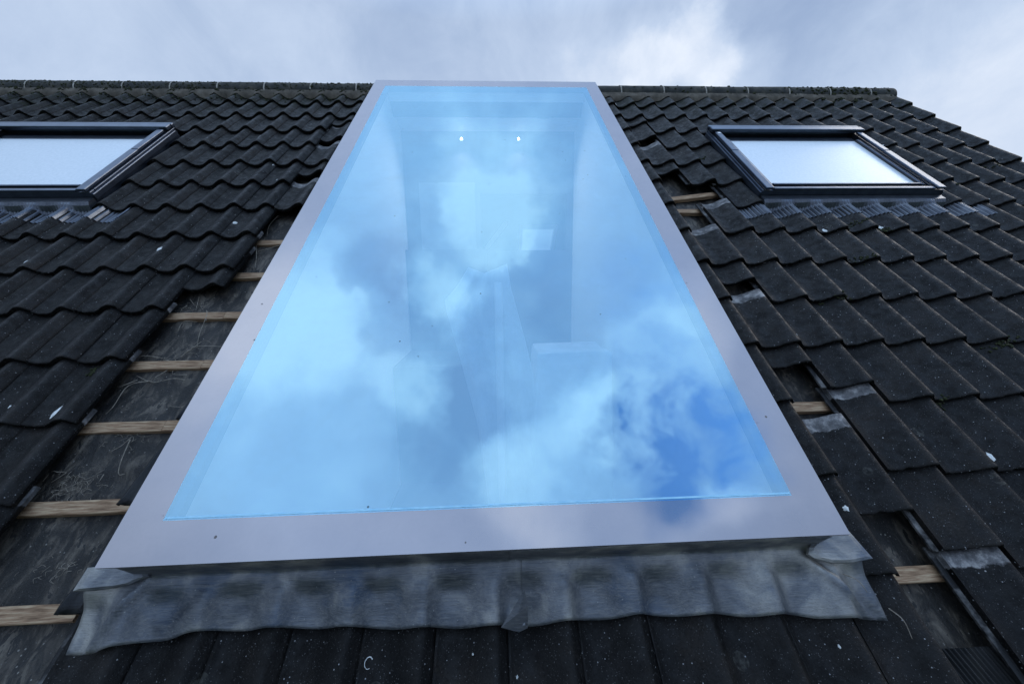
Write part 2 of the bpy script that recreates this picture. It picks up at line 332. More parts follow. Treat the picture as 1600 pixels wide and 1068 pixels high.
# ------------------------------------------------------------------ tile shape
AMP = .232; TH = .115; RE = .15      # depth of the wave, nose step, overhang of the roll past its crest
def P(u):
    f = u % 1.0
    f = f ** .70
    s = .5 + .5 * math.cos(2 * math.pi * f)
    return -AMP * (1 - s ** 1.4)
def tile_height(u, v):               # top of the laid tiles at roof position
    c = math.ceil(-v / G - 1e-6); y = v + c * G
    return P(u) - TH * y / G
def tile_mesh(seed, x0=0.0, rough_nose=.006, L=1.25 * G):
    rnd = random.Random(seed); bm = bmesh.new()
    xs = ([-.13, -.10, -.07, -.035, -.004] if x0 == 0 else []) + [x0 + (1 - x0) * i / 26 for i in range(27)]
    ys = [0, .012, .05] + [L * i / 9 for i in range(1, 10)]
    off = rnd.uniform(0, 100)
    nose = [rnd.gauss(0, rough_nose) * .5 + .012 * noise.noise(Vector((x * 9 + off, 0, 0))) + .05 * max(0, noise.noise(Vector((x * 6 + off * 2, 5, 0))) - .32) for x in xs]
    top = []; bot = []
    for j, y in enumerate(ys):
        ra = []; rb = []
        for i, x in enumerate(xs):
            u = x - (1 - RE)
            z = P(u) - TH * y / G
            t = .098
            if x < -.001:                       # side lock, lower and thinner, with a water bar
                z -= .084 + (.0 if abs(x + .07) < .02 else -.014 if abs(x + .10) < .02 or x < -.12 else .01); t = .035
                z = min(z, P(RE - 1 + 0.0) - TH * y / G - .075)
            elif x > .86: t = .098 - .03 * (x - .86) / .14
            if y == 0: z -= .012                # rounded arris
            z += .003 * noise.noise(Vector((x * 3 + off, y * 2, 1)))
            yy = y + (nose[i] if y < .06 else 0)
            ra.append(bm.verts.new((x * S, yy * S, z * S))); rb.append(bm.verts.new((x * S, (yy + (.01 if y == 0 else 0)) * S, (P(u) - TH * y / G - t if x >= 0 else z - t) * S)))
        top.append(ra); bot.append(rb)
    nx, ny = len(xs), len(ys)
    for j in range(ny - 1):
        for i in range(nx - 1):
            bm.faces.new((top[j][i], top[j][i + 1], top[j + 1][i + 1], top[j + 1][i])); bm.faces.new((bot[j][i], bot[j + 1][i], bot[j + 1][i + 1], bot[j][i + 1]))
    for i in range(nx - 1):
        bm.faces.new((top[0][i], bot[0][i], bot[0][i + 1], top[0][i + 1])); bm.faces.new((top[-1][i], top[-1][i + 1], bot[-1][i + 1], bot[-1][i]))
    for j in range(ny - 1):
        bm.faces.new((top[j][0], top[j + 1][0], bot[j + 1][0], bot[j][0])); bm.faces.new((top[j][-1], bot[j][-1], bot[j + 1][-1], top[j + 1][-1]))
    for x in ((.25, .55) if L > 1 else ()):
        z = P(x - (1 - RE)) - TH * 1.2
        box(bm, x - .05, x + .05, L - .10, L - .02, z - .13, z - .06)
    me = bpy.data.meshes.new("roof_tile"); bmesh.ops.recalc_face_normals(bm, faces=bm.faces); bm.to_mesh(me); bm.free()
    me.materials.append(M_TILE)
    for p in me.polygons: p.use_smooth = abs(p.normal.y) < .6 and abs(p.normal.z) > .3
    return me
TILE_MESHES = [tile_mesh(i, rough_nose=(.006, .016)[i % 3 == 2]) for i in range(8)]
TILE_SHORT = tile_mesh(31, L=.46)
TILE_CHIP = tile_mesh(77, rough_nose=.022)
CUT_MESH = {}
def cut_mesh(x0):
    if x0 not in CUT_MESH: CUT_MESH[x0] = tile_mesh(int(x0 * 100), x0)
    return CUT_MESH[x0]

ORD = ['zeroth', 'first', 'second', 'third', 'fourth', 'fifth', 'sixth', 'seventh', 'eighth', 'ninth', 'tenth', 'eleventh', 'twelfth', 'thirteenth', 'fourteenth', 'fifteenth', 'sixteenth', 'seventeenth', 'eighteenth', 'nineteenth', 'twentieth', 'twenty-first', 'twenty-second', 'twenty-third']
MISSING = {(13, 7), (13, 8), (14, 7), (13, 13), (13, 15)}
SHIFT = {(0, 3): .55, (0, 4): .42, (0, 6): .55, (-1, 10): .55, (13, 3): .57, (13, 4): .60, (13, 6): .58, (13, 10): .50, (13, 12): .66, (14, 12): .27, (14, 13): .07, (13, 14): .60, (14, 14): .20}
LAB = {(0, 3): 'upslipped black pantile beside the rooflight in the third course below the left ridge',
       (0, 4): 'upslipped pantile above the highest dark hole left of the rooflight',
       (0, 6): 'upslipped pantile above the second dark hole left of the rooflight, sixth course',
       (-1, 10): 'short half-hidden pantile poking out above the exposed battens left of the rooflight',
       (13, 3): 'upslipped short pantile in the third course right of the rooflight',
       (13, 4): 'upslipped pantile above the highest small hole right of the rooflight',
       (13, 6): 'upslipped pantile hanging over the battened hole left of the right roof window',
       (13, 10): 'upslipped pantile over the black square hole in the tenth course right of the rooflight',
       (13, 12): 'upslipped pantile with ragged nose over the hole with a single pale batten',
       (14, 12): 'slightly raised pantile with worn white left edge above the pale-headed long tile',
       (14, 13): 'long exposed pantile with pale grey head and bright worn left edge, right of rooflight',
       (13, 14): 'long exposed pantile with pale chalky head just right of the rooflight lower corner',
       (14, 14): 'raised pantile above the pale-headed tile at the lower right of the photo',
       (14, 15): 'pantile with pale mottled head and rubbed left edge, bottom right corner',
       (13, 5): 'pantile with pale exposed head below the highest hole right of the rooflight',
       (13, 9): 'pantile with pale exposed head below the battened hole near the right roof window',
       (14, 8): 'pantile with curled pale head and rubbed left edge at the ribbed apron corner',
       (13, 11): 'pantile with chalky pale head below the black square hole right of the rooflight',
       (15, 7): 'pantile with rubbed left edge lying over the corner of the ribbed window apron',
       (22, 4): 'yellow-green mossy pantile touching the top right corner of the right roof window',
       (0, 5): 'pantile with pale exposed head below the highest dark hole left of the rooflight',
       (0, 7): 'last pantile before the exposed battens left of the rooflight, with pale head'}
CAMP = cam.matrix_world.inverted()
def in_view(u, v, m=.02):
    c = CAMP @ RW(u, v, 0)
    if c.z > -.05: return False
    x = c.x / -c.z * cd.lens / 36; y = c.y / -c.z * cd.lens / 36
    return abs(x) < .5 + m and abs(y) < .5 * 683 / 1024 + m
cells = []
for c in range(1, 16):
    for k in range(-26, 28):
        if (k, c) in MISSING: continue
        if c <= 13 and 1 <= k <= 11: continue
        if 4 <= c <= 7 and (16 <= k <= 21 or -12 <= k <= -7): continue
        if k == 0 and c >= 8: continue
        if k == -1 and c >= 11: continue
        pts = [(k - .85 + a, -c * G + b) for a in (0, .5, 1) for b in (0, .75, 1.5)]
        n_in = sum(in_view(*p_) for p_ in pts)
        if n_in: cells.append((-n_in, k, c))
cells.sort(); cells = cells[:300]
for _, k, c in cells:
    s = SHIFT.get((k, c), 0)
    x0 = 0
    if 4 <= c <= 7 and k == -6: x0 = .44
    if 4 <= c <= 7 and k == 22: x0 = .36
    me = cut_mesh(x0) if x0 else random.choice(TILE_MESHES)
    if (k, c) in ((13, 12), (12, 14)): me = TILE_CHIP
    if c == 14 and 1 <= k <= 11: me = TILE_SHORT
    du = .05 if k == 27 else 0; dh = .05 if k == 27 else 0
    o = bpy.data.objects.new("pantile", me); SC.collection.objects.link(o)
    o.matrix_world = roof_matrix(k - (1 - RE) + du + random.gauss(0, .006), -c * G + s * G + random.gauss(0, .010), -TH * s + dh + random.uniform(-.003, .006), random.gauss(0, .0035))
    side = ('column left of rooflight' if k <= 0 else 'column right of rooflight')
    if k <= 0: lab = 'dark concrete pantile, %s course below the ridge, %s column left of the rooflight' % (ORD[c], ORD[1 - k])
    elif k >= 12: lab = 'dark concrete pantile, %s course below the ridge, %s column right of the rooflight' % (ORD[c], ORD[k - 11])
    elif c == 15: lab = 'white-speckled pantile in the bottom row below the lead apron, %s from its left end' % ORD[k]
    else: lab = 'pantile mostly hidden under the lead apron below the rooflight, %s from the left' % ORD[k]
    tag(o, LAB.get((k, c), lab), 'roof tile', 'concrete pantiles covering the roof')

# ------------------------------------------------------------------ house shell
house = thing('house', 'house roof slope with exposed black felt and white room under the big rooflight', 'house')
def felt():
    bm = bmesh.new(); st = .15
    us = [-24 + st * i for i in range(int(52.2 / st))]; vs = [-23.4 + st * i for i in range(int(23.6 / st))]
    us = [u for u in us if u <= 27.1]
    V = {}
    def gv(i, j):
        if (i, j) not in V:
            u, v = us[i], vs[j]
            h = -.60 + .045 * noise.fractal(Vector((u * .9, v * .35, 0)), 1, 2, 4) - .02 * math.cos(u * .9)
            h += .035 * (1 - abs(noise.noise(Vector((u * 1.3 + v * .35, v * .9, 4)))) * 6) * (1 if noise.noise(Vector((u, v, 9))) > .1 else 0) * .4
            if u < .6:
                h += .06 * max(0, min(1, (v + 18.93 + .05 * noise.noise(Vector((u * 2, 0, 8)))) / .08)) if v < -14.5 else .06
                h += .05 * noise.noise(Vector((u * 2.2, v * 3.0, 12)))
                for vc in (-12.0, -13.5, -15.0, -16.5, -18.0, -19.5): h += .05 * math.exp(-((v - vc - .28) / .12) ** 2) * (.5 + noise.noise(Vector((u * 1.5, vc, 1))))
            V[(i, j)] = bm.verts.new((u * S, v * S, h * S))
        return V[(i, j)]
    for i in range(len(us) - 1):
        for j in range(len(vs) - 1):
            if 1.0 < us[i] < 10.6 and -20.5 < vs[j] < -1.85: continue
            bm.faces.new((gv(i, j), gv(i + 1, j), gv(i + 1, j + 1), gv(i, j + 1)))
    return mesh_obj('roofing_felt', bm, M_FELT, house, RROOF.copy(), True)
felt()
# far slope, gable wall, front wall (world metres)
def quad(bm, pts): bm.faces.new([bm.verts.new(p) for p in pts])
RX0, RX1 = -24 * S, 27.0 * S
eave = RW(0, -30, -.62); apex = RW(0, .25, -.62)
bm = bmesh.new(); dy = apex.y - eave.y
for z0, z1 in ((0, .08),):
    quad(bm, [(RX0, apex.y, apex.z), (RX1, apex.y, apex.z), (RX1, apex.y + dy, eave.z), (RX0, apex.y + dy, eave.z)])
    quad(bm, [(RX0, apex.y, apex.z - .03), (RX1, apex.y, apex.z - .03), (RX1, apex.y + dy, eave.z - .03), (RX0, apex.y + dy, eave.z - .03)])
mesh_obj('far_roof_slope', bm, M_RIDGE, house)
bm = bmesh.new(); GZ = -7.5
for x in (RX1 - .02, RX1 - .25):
    quad(bm, [(x, eave.y, GZ), (x, apex.y + dy, GZ), (x, apex.y + dy, eave.z), (x, apex.y, apex.z - .05), (x, eave.y, eave.z)])
mesh_obj('gable_wall', bm, M_BRICK, house)
bm = bmesh.new(); box(bm, RX0, RX1 - .26, eave.y, eave.y + .25, GZ, eave.z - .05, k=1)
mesh_obj('front_wall', bm, M_BRICK, house)

# ------------------------------------------------------------------ room under the rooflight (world metres)
YB = .067; FZ = -3.75
def on_roof(v, h): p = RW(0, v, h); return p.y, p.z
XL, XR = .288, 2.080
yt, zt = on_roof(-2.25, .55); yb_, zb_ = on_roof(-20.08, .55)
def side_wall(x, name, ycut):
    bm = bmesh.new()
    t = .012 if x < 1 else -.012
    P_ = [(yb_, zb_), (yt, zt), (YB, -.36), (YB, FZ), (yb_, FZ)]
    a = [bm.verts.new((x, y, z)) for y, z in P_]; b = [bm.verts.new((x - t, y, z)) for y, z in P_]
    bm.faces.new(a); bm.faces.new(b[::-1])
    for i in range(5): bm.faces.new((a[i], a[(i + 1) % 5], b[(i + 1) % 5], b[i]))
    return mesh_obj(name, bm, M_PLASTER, house)
side_wall(XL, 'shaft_wall', 0); side_wall(XR, 'shaft_wall', 0)
bm = bmesh.new(); quad(bm, [(XL, yt, zt), (XR, yt, zt), (XR, YB, -.36), (XL, YB, -.36)]); mesh_obj('shaft_soffit', bm, M_PLASTER, house)
bm = bmesh.new(); quad(bm, [(XL, yb_, zb_), (XR, yb_, zb_), (XR, yb_, FZ), (XL, yb_, FZ)]); mesh_obj('shaft_front_wall', bm, M_PLASTER, house)
# back wall with doorway
DX0, DX1, DZ = 1.03, 2.01, -.975
bm = bmesh.new()
box(bm, XL, DX0, YB, YB + .1, -1.55, -.36, k=1); box(bm, DX0, DX1, YB, YB + .1, DZ, -.36, k=1); box(bm, DX1, XR, YB, YB + .1, -1.55, -.36, k=1)
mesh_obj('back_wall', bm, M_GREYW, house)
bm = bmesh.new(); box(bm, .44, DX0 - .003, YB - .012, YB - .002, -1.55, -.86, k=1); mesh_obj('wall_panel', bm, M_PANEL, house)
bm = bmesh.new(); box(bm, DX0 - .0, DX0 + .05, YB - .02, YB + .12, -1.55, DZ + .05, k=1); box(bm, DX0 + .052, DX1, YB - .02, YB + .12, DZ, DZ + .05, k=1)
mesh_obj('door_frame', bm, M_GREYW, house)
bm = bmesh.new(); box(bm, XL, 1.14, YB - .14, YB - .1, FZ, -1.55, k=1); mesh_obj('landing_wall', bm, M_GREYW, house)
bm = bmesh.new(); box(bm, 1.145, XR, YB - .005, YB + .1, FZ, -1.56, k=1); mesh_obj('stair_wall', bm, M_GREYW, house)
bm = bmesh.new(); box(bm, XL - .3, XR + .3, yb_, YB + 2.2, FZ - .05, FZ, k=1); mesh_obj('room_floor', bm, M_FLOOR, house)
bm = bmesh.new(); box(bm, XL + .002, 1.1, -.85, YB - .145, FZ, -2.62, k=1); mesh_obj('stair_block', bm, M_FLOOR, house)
# second room behind the doorway
bm = bmesh.new()
quad(bm, [(XL, YB + .1, -1.6), (XR + .4, YB + .1, -1.6), (XR + .4, YB + 1.8, -1.9), (XL, YB + 1.8, -1.9)])
quad(bm, [(XR + .4, YB + .1, -1.9), (XR + .4, YB + 1.8, -1.9), (XR + .4, YB + 1.8, -.5), (XR + .4, YB + .1, -.5)])
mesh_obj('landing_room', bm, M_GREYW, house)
# white-framed window seen through the doorway
fw = thing('far_window', 'small white-framed roof window in the far slope, seen through the doorway inside', 'window', Matrix(((1, 0, 0, 1.585), (0, -.766, -.643, 1.845), (0, .643, -.766, -1.605), (0, 0, 0, 1))))
bm = bmesh.new(); box(bm, 0, .53, 0, .14, 0, .05, k=1, bev=.006); box(bm, 0, .045, .145, .72, 0, .05, k=1); box(bm, .485, .53, .145, .72, 0, .05, k=1); box(bm, .05, .48, .68, .72, 0, .05, k=1)
box(bm, .05, .48, .20, .23, .01, .06, k=1)
mesh_obj('frame', bm, M_WPAINT, fw); bm = bmesh.new(); box(bm, .05, .48, .145, .675, .005, .012, k=1); mesh_obj('pane', bm, M_FARGLASS, fw)
bm = bmesh.new(); ap_ = RW(0, .25, -.62)
quad(bm, [(XL, YB + .1, ap_.z - .06 - (YB + .1 - ap_.y) * .8391), (XR + .4, YB + .1, ap_.z - .06 - (YB + .1 - ap_.y) * .8391), (XR + .4, 2.25, ap_.z - .06 - (2.25 - ap_.y) * .8391), (XL, 2.25, ap_.z - .06 - (2.25 - ap_.y) * .8391)])
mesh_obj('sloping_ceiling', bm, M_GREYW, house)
bm = bmesh.new(); tube(bm, [(1.104, 1.58, -1.44), (1.385, 1.20, -1.13)], .028, k=1, n=8, taper=False)
tag(mesh_obj('wooden_pole', bm, M_WPAINT), 'short pale slanting pole leaning behind the doorway inside', 'pole')
for x, wd in ((.907, 'left'), (1.492, 'right')):
    t = thing('downlight', '%s one of two lit ceiling spotlights seen through the rooflight' % wd, 'spotlight', Matrix.Translation((x, YB - .03, -.445)), 'spotlights lit inside the room')
    bm = bmesh.new(); bmesh.ops.create_cone(bm, cap_ends=True, segments=20, radius1=.015, radius2=.015, depth=.02, matrix=Matrix.Rotation(math.radians(90), 4, 'X')); mesh_obj('housing', bm, M_WPAINT, t)
    pl = bpy.data.lights.new('lamp_light', 'SPOT'); pl.energy = 13; pl.shadow_soft_size = .012; pl.spot_size = math.radians(150); pl.spot_blend = .8; pl.color = (1, .95, .88)
    po = bpy.data.objects.new('lamp_light', pl); SC.collection.objects.link(po); po.parent = t; po.location = (0, -.04, -.01); po.rotation_euler = (math.radians(-38), 0, 0)
    bm = bmesh.new(); bmesh.ops.create_cone(bm, cap_ends=True, segments=20, radius1=.009, radius2=.009, depth=.01, matrix=Matrix.Translation((0, -.017, 0)) @ Matrix.Rotation(math.radians(90), 4, 'X')); mesh_obj('lamp', bm, M_LAMP, t)
# draped sheet, pole, covered crate
bm = bmesh.new(); yb2 = -1.53; rows = []
for j in range(22):
    f = j / 21; z = -1.80 - f * (3.70 - 1.80)
    xl = np.interp(f, [0, .1, .3, .6, 1], [1.04, .86, .95, 1.07, 1.14]); xr = np.interp(f, [0, .25, .55, 1], [1.30, 1.42, 1.55, 1.75])
    rows.append([bm.verts.new((xl + (xr - xl) * i / 24, yb2 + .05 * math.sin(i * .9 + f * 3) * (.3 + f), z + (.10 * abs(i / 24 - .4) if j == 0 else 0))) for i in range(25)])
for a, b in zip(rows, rows[1:]):
    for i in range(24): bm.faces.new((a[i], a[i + 1], b[i + 1], b[i]))
ds = mesh_obj('dust_sheet', bm, M_SHEET, smooth=True); tag(ds, 'hanging white dust sheet draped over the pole inside the room', 'dust sheet')
md = ds.modifiers.new('thick', 'SOLIDIFY'); md.thickness = .004
bm = bmesh.new(); tube(bm, [(1.238, -1.62, -1.86), (1.24, -1.62, -3.74)], .028, k=1, n=14, taper=False)
tag(mesh_obj('support_pole', bm, M_WPAINT, smooth=True), 'upright white pole standing in front of the dust sheet', 'pole')
bm = bmesh.new(); box(bm, 1.50, 2.02, -1.60, -1.2, -3.745, -2.35, k=1, bev=.03)
bmesh.ops.subdivide_edges(bm, edges=bm.edges, cuts=4, use_grid_fill=True)
for v in bm.verts:
    f = (-2.35 - v.co.z) / 1.4
    v.co.x += (v.co.x - 1.7) * .35 * f + .03 * noise.noise(v.co * 6); v.co.y += .05 * noise.noise(v.co * 5 + Vector((3, 3, 3)))
tag(mesh_obj('covered_crate', bm, M_SHEET, smooth=True), 'tall crate covered by a creased pale sheet, right of the pole', 'crate')

# ------------------------------------------------------------------ glass rooflight
rl = thing('rooflight', 'large frameless sloping glass rooflight with grey border, reflecting blue sky and clouds', 'rooflight', RROOF.copy())
HG = .80
U0, U1, V0, V1 = .92, 10.92, -20.57, -1.55          # outer glass edge
I = (1.47, 10.37, -20.03, -2.32)                    # clear area
def ring(bm, o, i, z0, z1):
    (a0, a1, b0, b1), (c0, c1, d0, d1) = o, i
    O = [(a0, b0), (a1, b0), (a1, b1), (a0, b1)]; In = [(c0, d0), (c1, d0), (c1, d1), (c0, d1)]
    T = [bm.verts.new((x * S, y * S, z1 * S)) for x, y in O + In]; Bm = [bm.verts.new((x * S, y * S, z0 * S)) for x, y in O + In]
    for k in range(4):
        n = (k + 1) % 4
        bm.faces.new((T[k], T[n], T[4 + n], T[4 + k])); bm.faces.new((Bm[k], Bm[4 + k], Bm[4 + n], Bm[n]))
        bm.faces.new((T[k], Bm[k], Bm[n], T[n])); bm.faces.new((T[4 + k], T[4 + n], Bm[4 + n], Bm[4 + k]))
bm = bmesh.new(); ring(bm, (U0, U1, V0, V1), I, HG - .05, HG); mesh_obj('glass_border', bm, M_FRIT, rl)
bm = bmesh.new(); fs = box(bm, I[0], I[1], I[2], I[3], HG - .05, HG)
bm.faces.ensure_lookup_table()
for f in bm.faces:
    f.material_index = 0 if all(abs(v.co.z - HG * S) < 1e-6 for v in f.verts) else 1
mesh_obj('glass_pane', bm, [M_GLASS, M_GUNDER], rl)
M_EDGE = simple('pale_cyan_glass_edge', [(.3, (.25, .55, .75)), (.7, (.4, .7, .85))], 40, .3, 0, 0)
bm = bmesh.new(); box(bm, I[0] + .02, I[1] - .02, I[2] + .02, I[2] + .045, HG + .001, HG + .008); mesh_obj('glass_step_edge', bm, M_EDGE, rl)
M_SPACER = simple("blue_grey_spacer", [(.3, (.06, .09, .16)), (.7, (.08, .12, .20))], 10, .8, 0, 0)
bm = bmesh.new(); ring(bm, (I[0] - .1, I[1] + .1, I[2] - .1, I[3] + .1), (I[0] + .12, I[1] - .12, I[2] + .05, I[3] - .1), HG - .2, HG - .06); mesh_obj('spacer_bar', bm, M_SPACER, rl)
bm = bmesh.new(); ring(bm, (I[0] - .3, I[1] + .3, I[2] - .3, I[3] + .3), (I[0] + .0, I[1] - .0, I[2] - .0, I[3] + .0), .2, HG - .21); mesh_obj('inner_lining', bm, M_PLASTER, rl)
bm = bmesh.new(); ring(bm, (U0 + .1, U1 - .1, V0 + .04, V1 - .1), (I[0] - .32, I[1] + .32, I[2] - .32, I[3] + .32), -.55, HG - .055); mesh_obj('kerb', bm, M_LEADB, rl)
# stepped side soakers on the left
for i, (va, vb, ua, ub) in enumerate([(-1.6, -6.2, .45, .38), (-6.1, -10.7, .45, .36), (-10.6, -13.5, .46, .34), (-13.4, -15.9, .46, .30), (-15.8, -17.95, .42, .02), (-17.9, -19.5, .22, -.12), (-19.4, -20.95, .24, -.08)]):
    bm = bmesh.new(); n = 14; rows = []
    for j in range(n + 1):
        f = j / n; v = va + (vb - va) * f; ue = ua + (ub - ua) * f + .015 * noise.noise(Vector((f * 5, i, 0)))
        lift = .015 * i % .03 + .02 * noise.noise(Vector((f * 4, i, 3)))
        prof = [(.98, .1), (.96, -.14), (ue + .16, -.17), (ue + .05, -.15), (ue + .01, -.08), (ue - .03, -.10), (ue - .035, -.16)]
        rows.append([bm.verts.new((x * S, v * S, (z + lift - .03 * f) * S)) for x, z in prof])
    for a, b in zip(rows, rows[1:]):
        for k in range(len(a) - 1): bm.faces.new((a[k], a[k + 1], b[k + 1], b[k]))
    o = mesh_obj('side_soaker', bm, M_LEADB, rl, smooth=True); m = o.modifiers.new('t', 'SOLIDIFY'); m.thickness = .003
# right side soaker
bm = bmesh.new(); box(bm, 10.85, 11.2, -20.4, -1.6, -.3, -.27); mesh_obj('side_soaker', bm, M_LEADB, rl)

# lead apron: two sheets
def apron(name, ua, ub, lift, label, curl=0):
    bm = bmesh.new(); nu = int((ub - ua) * 22); rows = []
    vb_pts = ([.3, .75, 1.2, 2.16, 3.6, 5.0, 6.34, 8.0, 10.28, 10.9, 11.6], [-21.40, -21.38, -21.32, -21.22, -21.25, -21.32, -21.35, -21.30, -21.40, -21.47, -21.50])
    for i in range(nu + 1):
        u = ua + (ub - ua) * i / nu
        vb = np.interp(u, *vb_pts) + .012 * math.cos(2 * math.pi * u) + .02 * noise.noise(Vector((u * 2, 1, 0)))
        vt = -20.56
        if u < 1.05: u_top = .36 + (u - .3) * .98
        else: u_top = u
        r = []
        for j in range(21):
            f = j / 20
            edge = u < 1.0 or u > 10.86
            if j == 0: v, h = vt + .02, (.14 if edge else .60)
            elif j == 1: v, h = vt, (.13 if edge else .30)
            elif j == 2: v, h = vt - .015, .12
            else:
                g_ = (j - 2) / 18; v = vt - .03 + (vb - vt + .03) * g_
                e = min(1, max(0, (g_ - .12) / .35)); e = e * e * (3 - 2 * e)
                h = .085 - .17 * g_ + (.80 * P(u) + .06) * e + .035
                h += .010 * noise.noise(Vector((u * 4 + v * 3, v * 5, 2))) + .03 * noise.noise(Vector((u * 1.3, v * 2, 5)))
                for uc, sl in ((1.15, -.55), (10.55, .75)):      # end creases
                    d = (u - (uc + sl * g_)) ; h += .05 * math.exp(-(d / .05) ** 2) * min(1, g_ * 3) - .03 * math.exp(-((d - .12) / .06) ** 2)
                h = max(h, tile_height(u, v) + .02)
                if curl and u > ub - .28 and g_ > .62: h += .75 * ((u - ub + .28) / .28) * (g_ - .62)
            uu = u + (.10 * (f ** 1.6) * (1 if u > 10.8 else 0)) * ((u - 10.8) / .7 if u > 10.8 else 0)
            r.append(bm.verts.new((uu * S, v * S, (h + lift) * S)))
        rows.append(r)
    for a, b in zip(rows, rows[1:]):
        for k in range(20): bm.faces.new((a[k], a[k + 1], b[k + 1], b[k]))
    o = mesh_obj(name, bm, M_LEAD, rl, smooth=True); m = o.modifiers.new('t', 'SOLIDIFY'); m.thickness = .0025; m.offset = 1
    if label: o['label'] = label
    return o
apron('lead_apron', .32, 6.38, .018, 'longer left lead sheet with curled overlap corner', 1)
apron('lead_apron', 6.2, 11.5, 0, 'shorter right lead sheet with creased outer corner')
bm = bmesh.new()
q_ = [(6.06, -21.36, .05), (6.20, -21.20, .10), (6.40, -20.95, .09), (6.43, -21.14, .16), (6.42, -21.38, .05), (6.30, -21.42, .03)]
a_ = [bm.verts.new((x * S, y * S, (h + .02) * S)) for x, y, h in q_]; b_ = [bm.verts.new((x * S, y * S, (h - .0) * S)) for x, y, h in q_]
c_ = bm.verts.new((6.30 * S, -21.22 * S, .15 * S))
for i in range(6): bm.faces.new((a_[i], a_[(i + 1) % 6], c_)); bm.faces.new((a_[i], b_[i], b_[(i + 1) % 6], a_[(i + 1) % 6]))
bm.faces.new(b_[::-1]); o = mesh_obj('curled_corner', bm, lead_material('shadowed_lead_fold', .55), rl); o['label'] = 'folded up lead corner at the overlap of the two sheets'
def welt(pts, h, label):
    bm = bmesh.new(); c = Vector((sum(p[0] for p in pts) / len(pts), sum(p[1] for p in pts) / len(pts)))
    def lay(hh, g): return [bm.verts.new(((c.x + (p[0] - c.x) * g) * S, (c.y + (p[1] - c.y) * g) * S, (hh + .02 * noise.noise(Vector((p[0] * 4, p[1] * 4, 0)))) * S)) for p in pts]
    a = lay(h, 1); b = lay(h + .04, .97); cc = lay(h + .06, .8); n = len(pts)
    for A, B_ in ((a, b), (b, cc)):
        for i in range(n): bm.faces.new((A[i], A[(i + 1) % n], B_[(i + 1) % n], B_[i]))
    bm.faces.new(cc); bm.faces.new(a[::-1])
    o = mesh_obj('lead_welt', bm, M_LEAD, rl, smooth=False); o['label'] = label
welt([(.30, -20.45), (1.0, -20.42), (1.13, -20.50), (1.22, -20.60), (1.12, -20.62), (1.0, -20.68), (.8, -20.71), (.55, -20.73), (.28, -20.73)], .20, 'folded lead corner tab at the left end')
welt([(11.42, -20.42), (11.56, -20.80), (11.2, -20.84), (10.9, -20.83), (10.66, -20.76), (10.60, -20.70), (10.66, -20.62), (10.8, -20.52), (11.0, -20.44)], .20, 'folded lead corner tab at the right end')

